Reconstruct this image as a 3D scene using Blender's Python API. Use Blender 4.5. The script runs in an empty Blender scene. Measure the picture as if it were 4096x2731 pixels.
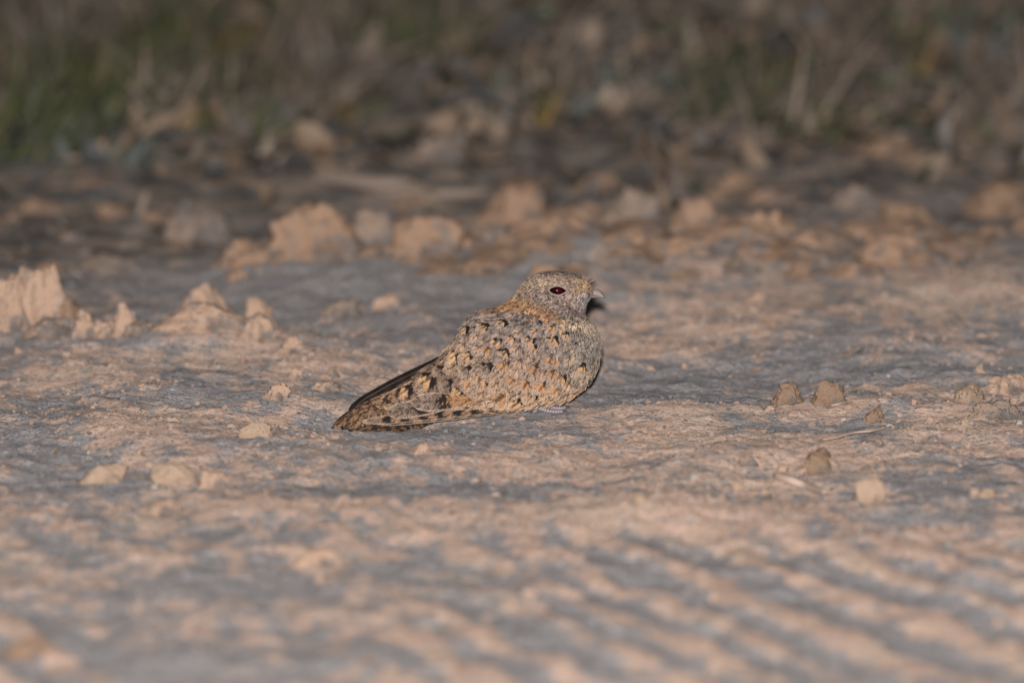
import bpy, bmesh, math, random
import numpy as np
from mathutils import Vector, Matrix
from mathutils.bvhtree import BVHTree

random.seed(7)
RNG = np.random.default_rng(11)
SC = bpy.context.scene
COL = SC.collection

# ------------------------------------------------------------------ camera
CAM = np.array((0.0, -6.882, 1.28))
PITCH = math.radians(10.08)
FPX = 35000.0                      # focal length in pixels of the 4096 px wide photograph
cam_d = bpy.data.cameras.new('camera')
cam_d.sensor_width = 36.0
cam_d.lens = FPX * 36.0 / 4096.0
cam_d.clip_start = 0.1
cam_d.clip_end = 2000.0
cam_d.dof.use_dof = True
cam_d.dof.focus_distance = 6.975
cam_d.dof.aperture_fstop = 3.7
cam_o = bpy.data.objects.new('camera', cam_d)
cam_o.location = CAM
cam_o.rotation_euler = (math.pi / 2 - PITCH, 0, 0)
COL.objects.link(cam_o)
SC.camera = cam_o

# ------------------------------------------------------------------ night sky, dim moon-like sun, camera flash
world = bpy.data.worlds.new('World')
SC.world = world
world.use_nodes = True
wn = world.node_tree.nodes
sky = wn.new('ShaderNodeTexSky')
sky.sky_type = 'NISHITA'
sky.sun_disc = False
sky.sun_elevation = math.radians(32)
sky.sun_rotation = math.radians(190)
wn['Background'].inputs['Strength'].default_value = 0.006
world.node_tree.links.new(sky.outputs[0], wn['Background'].inputs['Color'])

sun_d = bpy.data.lights.new('sun', 'SUN')
sun_d.energy = 0.05
sun_d.angle = math.radians(0.5)
sun_d.color = (1.0, 0.95, 0.88)
sun_o = bpy.data.objects.new('sun', sun_d)
sun_o.rotation_euler = (math.radians(58), 0, math.radians(-10))
COL.objects.link(sun_o)

# the photographer's flash, a hand's width above and beside the lens (its glints show in the eye)
fl_d = bpy.data.lights.new('camera_flash', 'SPOT')
fl_d.energy = 3350.0
fl_d.color = (1.0, 0.975, 0.945)
fl_d.shadow_soft_size = 0.025
fl_d.spot_size = math.radians(26)
fl_d.spot_blend = 0.8
fl_o = bpy.data.objects.new('camera_flash', fl_d)
fl_o.location = (-0.025, -6.86, 1.43)
fl_o.rotation_euler = (Vector((0, 0.1, 0.02)) - Vector(fl_o.location)).to_track_quat('-Z', 'Y').to_euler()
COL.objects.link(fl_o)

SC.view_settings.view_transform = 'Standard'
SC.view_settings.look = 'None'
SC.view_settings.gamma = 1.0
SC.view_settings.exposure = 0.0
SC.view_settings.use_curve_mapping = False
SC.cycles.use_denoising = True
SC.cycles.denoising_prefilter = 'ACCURATE'
SC.cycles.max_bounces = 5

# ------------------------------------------------------------------ helpers
C_, S_ = math.cos(PITCH), math.sin(PITCH)
FWD = np.array((0, C_, -S_)); UPV = np.array((0, S_, C_)); RGT = np.array((1.0, 0, 0))

def ray(px, py):
    d = FWD + RGT * ((px - 2048.0) / FPX) + UPV * ((1365.5 - py) / FPX)
    return d / np.linalg.norm(d)

def project(P):
    q = np.asarray(P) - CAM
    z = q @ FWD
    return np.stack([2048 + FPX * (q @ RGT) / z, 1365.5 - FPX * (q @ UPV) / z], -1)

_perm = np.random.default_rng(3).permutation(512)
_perm = np.concatenate([_perm, _perm, _perm])
_grad = np.random.default_rng(5).normal(size=(512, 3))
_grad /= np.linalg.norm(_grad, axis=1)[:, None]

def perlin(x, y, z=0.0):
    x, y, z = np.broadcast_arrays(np.asarray(x, float), np.asarray(y, float), np.asarray(z, float))
    xi, yi, zi = np.floor(x).astype(int), np.floor(y).astype(int), np.floor(z).astype(int)
    fx, fy, fz = x - xi, y - yi, z - zi
    u = fx * fx * fx * (fx * (fx * 6 - 15) + 10)
    v = fy * fy * fy * (fy * (fy * 6 - 15) + 10)
    w = fz * fz * fz * (fz * (fz * 6 - 15) + 10)
    def g(a, b, c):
        h = _perm[_perm[_perm[(xi + a) & 511] + ((yi + b) & 511)] + ((zi + c) & 511)]
        G = _grad[h]
        return G[..., 0] * (fx - a) + G[..., 1] * (fy - b) + G[..., 2] * (fz - c)
    l = lambda a, b, t: a + (b - a) * t
    return l(l(l(g(0,0,0), g(1,0,0), u), l(g(0,1,0), g(1,1,0), u), v),
             l(l(g(0,0,1), g(1,0,1), u), l(g(0,1,1), g(1,1,1), u), v), w) * 1.5

def fbm(x, y, z=0.0, octv=4, gain=0.5):
    s, a = 0.0, 1.0
    for k in range(octv):
        s = s + a * perlin(x * 2**k + 17.3 * k, y * 2**k - 9.1 * k, np.asarray(z) * 2**k + 3.7 * k)
        a *= gain
    return s

def sstep(a, b, x):
    t = np.clip((x - a) / (b - a), 0, 1)
    return t * t * (3 - 2 * t)

def lin(r, g, b, k=1.0):
    f = lambda c: ((c / 255 + 0.055) / 1.055) ** 2.4 if c > 10 else c / 255 / 12.92
    return np.array((f(r) * k, f(g) * k, f(b) * k))

def mesh_np(name, V, F, attrs=None, uv=None, smooth=True):
    """F: (n,3) or (n,4) index array"""
    F = np.asarray(F); k = F.shape[1]
    me = bpy.data.meshes.new(name)
    me.vertices.add(len(V)); me.vertices.foreach_set('co', np.asarray(V, np.float32).ravel())
    me.loops.add(F.size); me.loops.foreach_set('vertex_index', F.ravel().astype(np.int32))
    me.polygons.add(len(F))
    me.polygons.foreach_set('loop_start', np.arange(0, F.size, k, dtype=np.int32))
    me.polygons.foreach_set('loop_total', np.full(len(F), k, np.int32))
    me.polygons.foreach_set('use_smooth', np.full(len(F), bool(smooth)))
    me.update(calc_edges=True)
    for n, a in (attrs or {}).items():
        a = np.asarray(a, np.float32)
        if a.ndim == 1:
            me.attributes.new(n, 'FLOAT', 'POINT').data.foreach_set('value', a)
        elif a.shape[1] == 4:
            me.attributes.new(n, 'FLOAT_COLOR', 'POINT').data.foreach_set('color', a.ravel())
        else:
            me.attributes.new(n, 'FLOAT_VECTOR', 'POINT').data.foreach_set('vector', a.ravel())
    return me

def link(name, me, mat=None, parent=None):
    o = bpy.data.objects.new(name, me)
    COL.objects.link(o)
    if mat is not None and me is not None and not me.materials:
        me.materials.append(mat)
    if parent is not None:
        o.parent = parent
    return o

def tag(o, label=None, cat=None, group=None, kind=None):
    if label: o['label'] = label
    if cat: o['category'] = cat
    if group: o['group'] = group
    if kind: o['kind'] = kind
    return o

def grid_faces(n, m, wrap=False):
    """n rows, m columns"""
    i, j = np.meshgrid(np.arange(n - 1), np.arange(m if wrap else m - 1), indexing='ij')
    j2 = (j + 1) % m
    return np.stack([i * m + j, i * m + j2, (i + 1) * m + j2, (i + 1) * m + j], -1).reshape(-1, 4)

def tube(pts, rad, nseg=8):
    pts = np.asarray(pts, float); n = len(pts)
    rad = np.broadcast_to(np.asarray(rad, float), (n,))
    T = np.gradient(pts, axis=0); T /= np.linalg.norm(T, axis=1)[:, None] + 1e-12
    ref = np.array((0.13, 0.21, 1.0)) if abs(T[0, 2]) < 0.8 else np.array((1.0, 0.2, 0.1))
    V = []
    for p, t, r in zip(pts, T, rad):
        a = np.cross(t, ref); a /= np.linalg.norm(a); b = np.cross(t, a)
        th = np.linspace(0, 2 * np.pi, nseg, endpoint=False)
        V.append(p + r * (np.cos(th)[:, None] * a + np.sin(th)[:, None] * b))
    V = np.concatenate(V)
    F = grid_faces(n, nseg, True)
    # end caps as fans folded into quads
    c0, c1 = len(V), len(V) + 1
    V = np.concatenate([V, pts[:1], pts[-1:]])
    k = np.arange(nseg); k2 = (k + 1) % nseg
    cap0 = np.stack([np.full(nseg, c0), k2, k, k], -1)
    cap1 = np.stack([np.full(nseg, c1), (n - 1) * nseg + k, (n - 1) * nseg + k2, (n - 1) * nseg + k2], -1)
    tri = np.concatenate([F[:, [0, 1, 2]], F[:, [0, 2, 3]], cap0[:, :3], cap1[:, :3]])
    return V, tri

def spline(P, n):
    """Catmull-Rom through the rows of P"""
    P = np.asarray(P, float); m = len(P)
    Q = np.concatenate([2 * P[:1] - P[1:2], P, 2 * P[-1:] - P[-2:-1]])
    t = np.linspace(0, m - 1 - 1e-9, n); i = t.astype(int); f = (t - i)[:, None]
    a, b, c, d = Q[i], Q[i + 1], Q[i + 2], Q[i + 3]
    return 0.5 * (2 * b + (c - a) * f + (2 * a - 5 * b + 4 * c - d) * f**2 + (3 * b - a - 3 * c + d) * f**3)

# ------------------------------------------------------------------ materials
class NT:
    def __init__(s, name):
        s.m = bpy.data.materials.new(name); s.m.use_nodes = True
        s.t = s.m.node_tree; s.t.nodes.clear()
        s.out = s.t.nodes.new('ShaderNodeOutputMaterial')
    def n(s, kind, **kw):
        nd = s.t.nodes.new(kind)
        for k, v in kw.items():
            if k in nd.inputs:
                s.put(nd.inputs[k], v)
            else:
                setattr(nd, k, v)
        return nd
    def put(s, sock, v):
        if isinstance(v, bpy.types.NodeSocket): s.t.links.new(v, sock)
        else: sock.default_value = v
    def math(s, op, a, b=0.0, c=0.0, clamp=False):
        nd = s.t.nodes.new('ShaderNodeMath'); nd.operation = op; nd.use_clamp = clamp
        for k, v in enumerate((a, b, c)): s.put(nd.inputs[k], v)
        return nd.outputs[0]
    def mix(s, f, a, b, blend='MIX'):
        nd = s.t.nodes.new('ShaderNodeMix'); nd.data_type = 'RGBA'; nd.blend_type = blend
        s.put(nd.inputs[0], f); s.put(nd.inputs[6], a); s.put(nd.inputs[7], b)
        return nd.outputs[2]
    def smooth(s, x, a, b):
        nd = s.t.nodes.new('ShaderNodeMapRange'); nd.interpolation_type = 'SMOOTHSTEP'
        s.put(nd.inputs[0], x); nd.inputs[1].default_value = a; nd.inputs[2].default_value = b
        return nd.outputs[0]
    def noise(s, vec, scale, detail=4, rough=0.55):
        nd = s.t.nodes.new('ShaderNodeTexNoise')
        nd.inputs['Scale'].default_value = scale; nd.inputs['Detail'].default_value = detail
        nd.inputs['Roughness'].default_value = rough
        if vec is not None: s.t.links.new(vec, nd.inputs['Vector'])
        return nd.outputs[0]
    def attr(s, name, sock='Fac', typ='GEOMETRY'):
        nd = s.t.nodes.new('ShaderNodeAttribute'); nd.attribute_name = name; nd.attribute_type = typ
        return nd.outputs[sock]
    def objco(s):
        return s.t.nodes.new('ShaderNodeTexCoord').outputs['Object']
    def bump(s, h, dist, strength=1.0):
        nd = s.t.nodes.new('ShaderNodeBump'); nd.inputs['Distance'].default_value = dist
        nd.inputs['Strength'].default_value = strength; s.put(nd.inputs['Height'], h)
        return nd.outputs[0]
    def diffuse(s, col, rough=1.0, normal=None):
        nd = s.n('ShaderNodeBsdfDiffuse', Color=col, Roughness=rough)
        if normal is not None: s.t.links.new(normal, nd.inputs['Normal'])
        s.t.links.new(nd.outputs[0], s.out.inputs[0]); return s.m
    def principled(s, col, rough=0.6, normal=None, **kw):
        nd = s.t.nodes.new('ShaderNodeBsdfPrincipled')
        s.put(nd.inputs['Base Color'], col); s.put(nd.inputs['Roughness'], rough)
        for k, v in kw.items(): s.put(nd.inputs[k.replace('_', ' ')], v)
        if normal is not None: s.t.links.new(normal, nd.inputs['Normal'])
        s.t.links.new(nd.outputs[0], s.out.inputs[0]); return s.m

def soil_material():
    t = NT('soil'); co = t.objco()
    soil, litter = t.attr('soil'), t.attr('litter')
    n1 = t.noise(co, 45, 5, 0.6); n2 = t.noise(co, 210, 4, 0.6); n3 = t.noise(co, 900, 3, 0.6); n0 = t.noise(co, 9, 3)
    k = t.math('ADD', soil, t.math('MULTIPLY', t.math('SUBTRACT', n1, 0.5), 0.9))
    k = t.math('ADD', k, t.math('MULTIPLY', t.math('SUBTRACT', n2, 0.5), 0.9))
    f = t.smooth(k, 0.34, 0.67)
    orange = t.mix(n2, (0.37, 0.255, 0.200, 1), (0.51, 0.362, 0.292, 1))
    orange = t.mix(t.smooth(n0, 0.45, 0.7), orange, (0.43, 0.322, 0.258, 1))
    grey = t.mix(t.smooth(n3, 0.3, 0.7), (0.135, 0.128, 0.132, 1), (0.32, 0.298, 0.298, 1))
    c = t.mix(f, grey, orange)
    # scattered dark and pale mineral grains
    vo = t.n('ShaderNodeTexVoronoi', Scale=420.0); t.t.links.new(co, vo.inputs['Vector'])
    rnd = t.n('ShaderNodeSeparateColor'); t.t.links.new(vo.outputs['Color'], rnd.inputs[0])
    c = t.mix(t.math('MULTIPLY', t.smooth(rnd.outputs[0], 0.95, 0.96), 0.35), c, (0.55, 0.49, 0.45, 1))
    c = t.mix(t.math('MULTIPLY', t.smooth(rnd.outputs[1], 0.90, 0.92), 0.55), c, (0.07, 0.06, 0.055, 1))
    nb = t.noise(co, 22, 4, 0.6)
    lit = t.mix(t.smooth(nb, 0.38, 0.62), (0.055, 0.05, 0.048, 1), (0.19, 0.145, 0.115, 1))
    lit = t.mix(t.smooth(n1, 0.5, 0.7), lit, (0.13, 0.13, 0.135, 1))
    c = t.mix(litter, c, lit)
    h = t.math('ADD', t.math('MULTIPLY', n2, 1.0), t.math('MULTIPLY', n3, 0.35))
    h = t.math('ADD', h, t.math('MULTIPLY', n1, 1.6))
    return t.diffuse(c, 1.0, t.bump(h, 0.0042, 1.0))

def clod_material(name, a, b, dust=0.35):
    t = NT(name); co = t.objco()
    n0 = t.noise(co, 40, 4); n1 = t.noise(co, 150, 4, 0.6); n2 = t.noise(co, 600, 3, 0.6)
    c = t.mix(n1, (*a, 1), (*b, 1))
    d = t.smooth(t.math('ADD', n0, t.math('MULTIPLY', t.math('SUBTRACT', n1, 0.5), 0.5)), 0.62 - dust * 0.35, 0.80 - dust * 0.3)
    c = t.mix(t.math('MULTIPLY', d, 0.8), c, (0.17, 0.158, 0.155, 1))
    nl = t.noise(co, 26, 3)
    c = t.mix(t.math('MULTIPLY', t.smooth(nl, 0.52, 0.68), 0.55), c, t.mix(1.0, c, (0.55, 0.47, 0.42, 1), 'MULTIPLY'))
    c = t.mix(t.math('MULTIPLY', t.smooth(n2, 0.60, 0.72), 0.5), c, (0.12, 0.085, 0.065, 1))
    h = t.math('ADD', t.math('MULTIPLY', n1, 1.4), t.math('MULTIPLY', n2, 0.5))
    return t.diffuse(c, 0.6, t.bump(h, 0.006, 1.0))

def attr_material(name, rough=1.0, bump=0.0, spec=None):
    """colour from the 'col' attribute with fine mottling"""
    t = NT(name); co = t.objco()
    n = t.noise(co, 700, 3)
    c = t.mix(1.0, t.attr('col', 'Color'), t.mix(n, (0.65, 0.65, 0.65, 1), (1.3, 1.3, 1.3, 1)), 'MULTIPLY')
    nb = t.bump(n, bump) if bump else None
    if spec is None: return t.diffuse(c, rough, nb)
    return t.principled(c, spec, nb)

def plumage_material():
    t = NT('plumage')
    uvw = t.attr('fuv', 'Vector')        # x across (mm), y barb coordinate (mm), z seed
    sep = t.n('ShaderNodeSeparateXYZ'); t.t.links.new(uvw, sep.inputs[0])
    comb = t.n('ShaderNodeCombineXYZ')
    t.put(comb.inputs[0], t.math('MULTIPLY', sep.outputs[0], 0.40))
    t.put(comb.inputs[1], t.math('MULTIPLY', sep.outputs[1], 0.75))
    t.put(comb.inputs[2], t.math('MULTIPLY', sep.outputs[2], 37.0))
    streak = t.noise(comb.outputs[0], 1.0, 4, 0.65)
    fine = t.noise(t.objco(), 900, 3, 0.6)
    col = t.attr('col', 'Color'); verm = t.attr('verm')
    dark = t.smooth(t.math('ADD', streak, t.math('MULTIPLY', t.math('SUBTRACT', fine, 0.5), 0.45)), 0.49, 0.60)
    dark = t.math('MULTIPLY', dark, verm)
    c = t.mix(dark, col, t.mix(1.0, col, (0.17, 0.125, 0.11, 1), 'MULTIPLY'))
    pale = t.math('MULTIPLY', t.smooth(streak, 0.44, 0.30), 0.55)
    c = t.mix(t.math('MULTIPLY', pale, verm), c, t.mix(1.0, col, (1.55, 1.5, 1.45, 1), 'MULTIPLY'))
    return t.principled(c, 0.75, t.bump(streak, 0.0006, 0.6), Specular_IOR_Level=0.15, Diffuse_Roughness=0.8)

def plain(name, col, rough=0.5, **kw):
    t = NT(name); n = t.noise(t.objco(), 500, 3)
    c = t.mix(1.0, (*col, 1), t.mix(n, (0.8, 0.8, 0.8, 1), (1.2, 1.2, 1.2, 1)), 'MULTIPLY')
    return t.principled(c, rough, None, **kw)

def leaf_material():
    t = NT('verge_plants'); co = t.objco(); n = t.noise(co, 60, 3)
    c = t.mix(1.0, t.attr('col', 'Color'), t.mix(n, (0.6, 0.6, 0.6, 1), (1.35, 1.35, 1.35, 1)), 'MULTIPLY')
    return t.principled(c, 0.6, None, Specular_IOR_Level=0.2)

M_SOIL = soil_material()
M_CLOD = clod_material('orange_clod', (0.34, 0.226, 0.163), (0.52, 0.355, 0.265), 0.40)
M_CLODG = clod_material('dusty_clod', (0.24, 0.168, 0.126), (0.35, 0.256, 0.198), 0.66)
M_CLODB = clod_material('brown_clod', (0.20, 0.128, 0.085), (0.32, 0.215, 0.152), 0.2)
M_STONE = clod_material('buff_stone', (0.34, 0.238, 0.172), (0.44, 0.315, 0.235), 0.0)
M_CLODO = clod_material('ochre_clod', (0.27, 0.168, 0.112), (0.40, 0.262, 0.185), 0.45)
M_CRUMB = attr_material('soil_crumb', 1.0)
M_STRAW = plain('straw', (0.42, 0.32, 0.24), 1.0, Specular_IOR_Level=0.0)
M_STUB = plain('stubble', (0.20, 0.155, 0.12), 0.9)
M_STRAWG = plain('rootlet', (0.44, 0.32, 0.265), 1.0, Specular_IOR_Level=0.0)
M_TWIG = plain('twig_bark', (0.20, 0.15, 0.12), 0.85)
M_LEAF = leaf_material()
M_PLUME = plumage_material()
M_EYE = plain('eye_dark', (0.010, 0.002, 0.003), 0.08)
M_PUPIL = plain('pupil_red_reflection', (0.042, 0.002, 0.005), 0.05)  # red reflection of the flash put into the pupil colour
M_LID = plain('eyelid', (0.27, 0.205, 0.17), 0.9)
M_BILL = attr_material('bill_horn', 1.0, 0.0, 0.45)
M_FOOT = attr_material('foot_skin', 1.0, 0.0, 0.6)
M_BRISTLE = plain('bristle', (0.05, 0.04, 0.04), 0.6)

# ------------------------------------------------------------------ ground
YAW = 0.16                                    # the bird's tail lies a little nearer than its head

def px_plane(px, py, yl=0.0):
    """photograph pixel -> point on the bird's own length plane, yl metres behind it"""
    d = ray(px, py); t = (YAW * CAM[0] + yl - CAM[1]) / (d[1] - YAW * d[0])
    return CAM + d * t

SOIL_BLOBS = [  # px, py, rx, ry, +orange / -grey
    (470, 1735, 330, 80, .50), (900, 1700, 220, 40, .25), (2720, 1650, 330, 28, .50), (2500, 1760, 420, 60, .30),
    (3050, 1770, 500, 70, .35), (3400, 1830, 400, 60, .30), (2550, 2080, 520, 60, .45), (2850, 2120, 260, 70, .4),
    (1250, 2050, 520, 50, .40), (800, 1470, 500, 50, .30), (250, 1520, 220, 40, .3), (2750, 1250, 650, 110, .22),
    (3550, 1180, 520, 140, .25), (1500, 1480, 260, 60, .15), (2600, 1390, 260, 50, .30), (3950, 1640, 200, 70, .40),
    (3600, 1560, 230, 30, .30), (850, 1360, 300, 50, .45), (1900, 1860, 300, 45, .35), (620, 2240, 260, 50, .3),
    (1250, 2210, 160, 40, .35), (260, 2330, 180, 45, .3), (3150, 2075, 480, 35, .35), (3300, 1640, 200, 25, .3),
    (500, 1120, 500, 90, -.30), (2300, 1010, 1400, 80, .30), (2900, 1480, 520, 80, -.50), (3650, 1490, 420, 40, -.45), (1800, 1740, 330, 45, -.45), (1500, 1160, 500, 80, -.5),
    (950, 1160, 350, 60, -.45), (200, 1800, 240, 110, -.40), (2650, 1590, 330, 45, -.55), (700, 1620, 500, 35, -.35),
    (2320, 1745, 150, 35, -.5), (500, 1930, 420, 50, -.3), (300, 1980, 300, 60, -.35), (1900, 1960, 600, 40, -.35),
    (1300, 1690, 260, 45, -.40), (3300, 1700, 280, 20, -.45), (300, 1390, 350, 40, -.30), (3900, 1860, 280, 90, -.3),
    (1500, 1990, 300, 40, -.25), (900, 2330, 350, 70, -.3), (1900, 1650, 260, 40, -.3), (3650, 2080, 500, 20, -.4),
]
# soft swells of the ground: px, py, radius x, radius y (m), height (m)
SWELLS = [(2720, 1640, .075, .05, .006), (470, 1730, .06, .08, .010), (850, 1375, .07, .06, .020), (200, 1350, .09, .08, .018),
          (3200, 1790, .10, .08, .007), (2550, 2085, .12, .08, .010), (1250, 2060, .14, .07, .007), (2900, 1060, .12, .10, .022),
          (1450, 1080, .12, .10, .022), (3700, 1150, .14, .12, .012), (2250, 1060, .09, .09, .02), (3500, 1600, .08, .06, .006)]

def gpt0(px, py):
    d = ray(px, py); return CAM + d * (-CAM[2] / d[2])

SW = [(gpt0(a, b), rx, ry, h) for a, b, rx, ry, h in SWELLS]
TAIL = px_plane(1440, 1700, -0.010)
NEARTAIL = px_plane(1500, 1745, -0.040)

def tread(x, y):
    wx = 0.9 * perlin(x * 2.3, y * 1.1, 4.0) + 0.35 * perlin(x * 6, y * 3, 14.0)
    ph = (2.0 * x + y) / 2.236 / 0.060 + 1.3 * wx + 0.16 * perlin(x * 22, y * 11, 9.0)
    r = sstep(0.15, 0.9, 0.5 + 0.5 * np.sin(2 * np.pi * ph) + 0.25 * perlin(x * 9, y * 4, 33.0))
    m = sstep(-0.40, -0.66, y) * sstep(-0.25, 0.30, perlin(x * 3.0 + 5, y * 2.0, 2.0) + 0.26 + 0.22 * sstep(-0.1, 0.3, x)) * sstep(-1.10, -0.92, y)
    return r, m

def gh(x, y):
    x = np.asarray(x, float); y = np.asarray(y, float)
    near = np.exp(-((x + 0.03) / 0.17)**2 - ((y + 0.01) / 0.10)**2)
    edge = sstep(6.0, 3.0, np.hypot(x, y))
    h = 0.016 * fbm(x * 2.2, y * 1.6, 1.0, 3) * (1 - near) * (0.4 + 0.6 * sstep(-0.2, 0.6, y)) * edge
    h = h + 0.0055 * fbm(x * 11, y * 8, 2.0, 3) * (1 - 0.75 * near) * edge
    h = h + 0.0030 * np.maximum(fbm(x * 38, y * 34, 3.0, 3), -0.25) * (1 - 0.5 * near) * edge
    h = h + 0.0017 * np.maximum(perlin(x * 75, y * 62, 41.0) + 0.5 * perlin(x * 160, y * 120, 42.0), 0.0) * (1 - 0.4 * near) * edge
    r, m = tread(x, y)
    h = h + (0.0045 * r * m - 0.002 * m) * edge
    for p, rx, ry, a in SW:
        h = h + a * np.exp(-((x - p[0]) / rx)**2 - ((y - p[1]) / ry)**2)
    h = h - 0.0135 * np.exp(-((x - TAIL[0]) / 0.062)**2 - ((y - TAIL[1] + .004) / 0.042)**2)
    h = h + 0.0012 * np.exp(-((x - NEARTAIL[0]) / 0.035)**2 - ((y - NEARTAIL[1]) / 0.014)**2)
    h = h - 0.0035 * np.exp(-((x + 0.07) / 0.03)**2 - ((y + 0.03) / 0.03)**2)
    # verge behind the clods: lumpy and a little higher
    v = sstep(0.95, 1.6, y) * edge
    h = h + v * (0.02 + 0.03 * fbm(x * 4, y * 3, 6.0, 3))
    return h

def axis(lo, hi, step, far):
    a = list(np.arange(lo, hi, step)); s = step; up = []; v = a[-1]
    while v < far: s *= 1.35; v += s; up.append(v)
    s = step; dn = []; v = a[0]
    while v > -far: s *= 1.35; v -= s; dn.append(v)
    return np.array(dn[::-1] + a + up)

def soil_value(x, y):
    P = np.stack([x, y, np.zeros_like(x)], -1); pp = project(P)
    s = 0.50 + 0.22 * fbm(x * 9, y * 4.5, 11.0, 3) + 0.30 * fbm(x * 42, y * 22, 12.0, 3)
    ok = np.abs(x) < 1.5
    for a, b, rx, ry, g in SOIL_BLOBS:
        s = s + np.where(ok, g * 0.7 * np.exp(-((pp[..., 0] - a) / rx)**2 - ((pp[..., 1] - b) / ry)**2), 0)
    r, m = tread(x, y)
    return s - 0.07 * sstep(0.15, 0.7, y) + m * (r - 0.50) * 0.55 - 0.05 * sstep(-0.45, -0.7, y)  # far soil greyer: flash falloff put into the soil colour

xs = axis(-0.66, 0.66, 0.0026, 400.0)
ys = axis(-1.15, 2.75, 0.0042, 400.0)
X, Y = np.meshgrid(xs, ys)
H = gh(X, Y)
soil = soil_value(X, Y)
litter = sstep(0.30, 1.35, Y + 0.30 * fbm(X * 5, Y * 4, 20.0, 4) + 0.35 * sstep(-0.05, -0.45, X))  # verge litter, begun nearer so its dark tone also paints the flash falloff
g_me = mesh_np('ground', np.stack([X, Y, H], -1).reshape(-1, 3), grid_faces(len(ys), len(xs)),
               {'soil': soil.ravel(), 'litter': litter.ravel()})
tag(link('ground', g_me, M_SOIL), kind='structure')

def ghs(x, y): return float(gh(np.array([x]), np.array([y]))[0])

def gpt(px, py):
    d = ray(px, py); p = CAM + d * (-CAM[2] / d[2])
    for _ in range(6):
        z = ghs(p[0], p[1]); p = CAM + d * ((z - CAM[2]) / d[2])
    return p

# ------------------------------------------------------------------ loose crumbs of soil (uncountable)
def ico(sub):
    bm = bmesh.new(); bmesh.ops.create_icosphere(bm, subdivisions=sub, radius=1.0)
    V = np.array([v.co[:] for v in bm.verts]); F = np.array([[v.index for v in f.verts] for f in bm.faces]); bm.free()
    return V, F

IV1, IF1 = ico(1)

def scatter_crumbs(name, n, x0, x1, y0, y1, smin, smax, label_kind, cols, need=None):
    x = RNG.uniform(x0, x1, n * 3); y = RNG.uniform(y0, y1, n * 3)
    s = soil_value(x, y) + 0.5 * fbm(x * 15, y * 9, 31.0, 2)
    keep = np.argsort(-(s + RNG.uniform(0, 0.9, len(s))))[:n]
    x, y, s = x[keep], y[keep], s[keep]
    r = smin * (smax / smin) ** (RNG.random(n) ** 2.6)
    sh = IV1[None] * (1 + 0.28 * RNG.normal(size=(n, len(IV1), 1)))
    sc = r[:, None] * RNG.uniform(0.65, 1.3, (n, 3)); sc[:, 2] *= 0.7
    a = RNG.uniform(0, 6.28, n); ca, sa = np.cos(a)[:, None], np.sin(a)[:, None]
    L = sh * sc[:, None, :]
    Vx = L[..., 0] * ca - L[..., 1] * sa + x[:, None]; Vy = L[..., 0] * sa + L[..., 1] * ca + y[:, None]
    Vz = L[..., 2] + (gh(x, y) + 0.25 * r)[:, None]
    V = np.stack([Vx, Vy, Vz], -1).reshape(-1, 3)
    F = (IF1[None] + (np.arange(n) * len(IV1))[:, None, None]).reshape(-1, 3)
    pick = np.where(RNG.random(n) < np.clip(s - 0.05, 0.25, 0.92), 0, 1)
    pick = np.where(RNG.random(n) < 0.06, 2, pick); pick = np.where(RNG.random(n) < 0.05, 3, pick)
    c = np.array(cols)[pick] * RNG.uniform(0.75, 1.2, (n, 1))
    c = np.concatenate([np.repeat(c, len(IV1), 0), np.ones((n * len(IV1), 1))], 1)
    o = link(name, mesh_np(name, V, F, {'col': c}, smooth=False), M_CRUMB)
    tag(o, label_kind, 'soil', kind='stuff')

CR = [(0.30, 0.21, 0.163), (0.15, 0.142, 0.143), (0.29, 0.255, 0.235), (0.14, 0.10, 0.08)]
scatter_crumbs('soil_crumbs', 15000, -0.55, 0.55, -0.55, 0.75, 0.0005, 0.0025, 'fine crumbs of orange and grey soil strewn over the track', CR)
scatter_crumbs('soil_gravel', 1000, -0.60, 0.60, -1.10, 1.5, 0.0012, 0.0042, 'scattered coarse grit and lumps of orange soil along the track', CR)

# ------------------------------------------------------------------ clods and stones
IV4, IF4 = ico(5); IV3, IF3 = ico(4)

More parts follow.
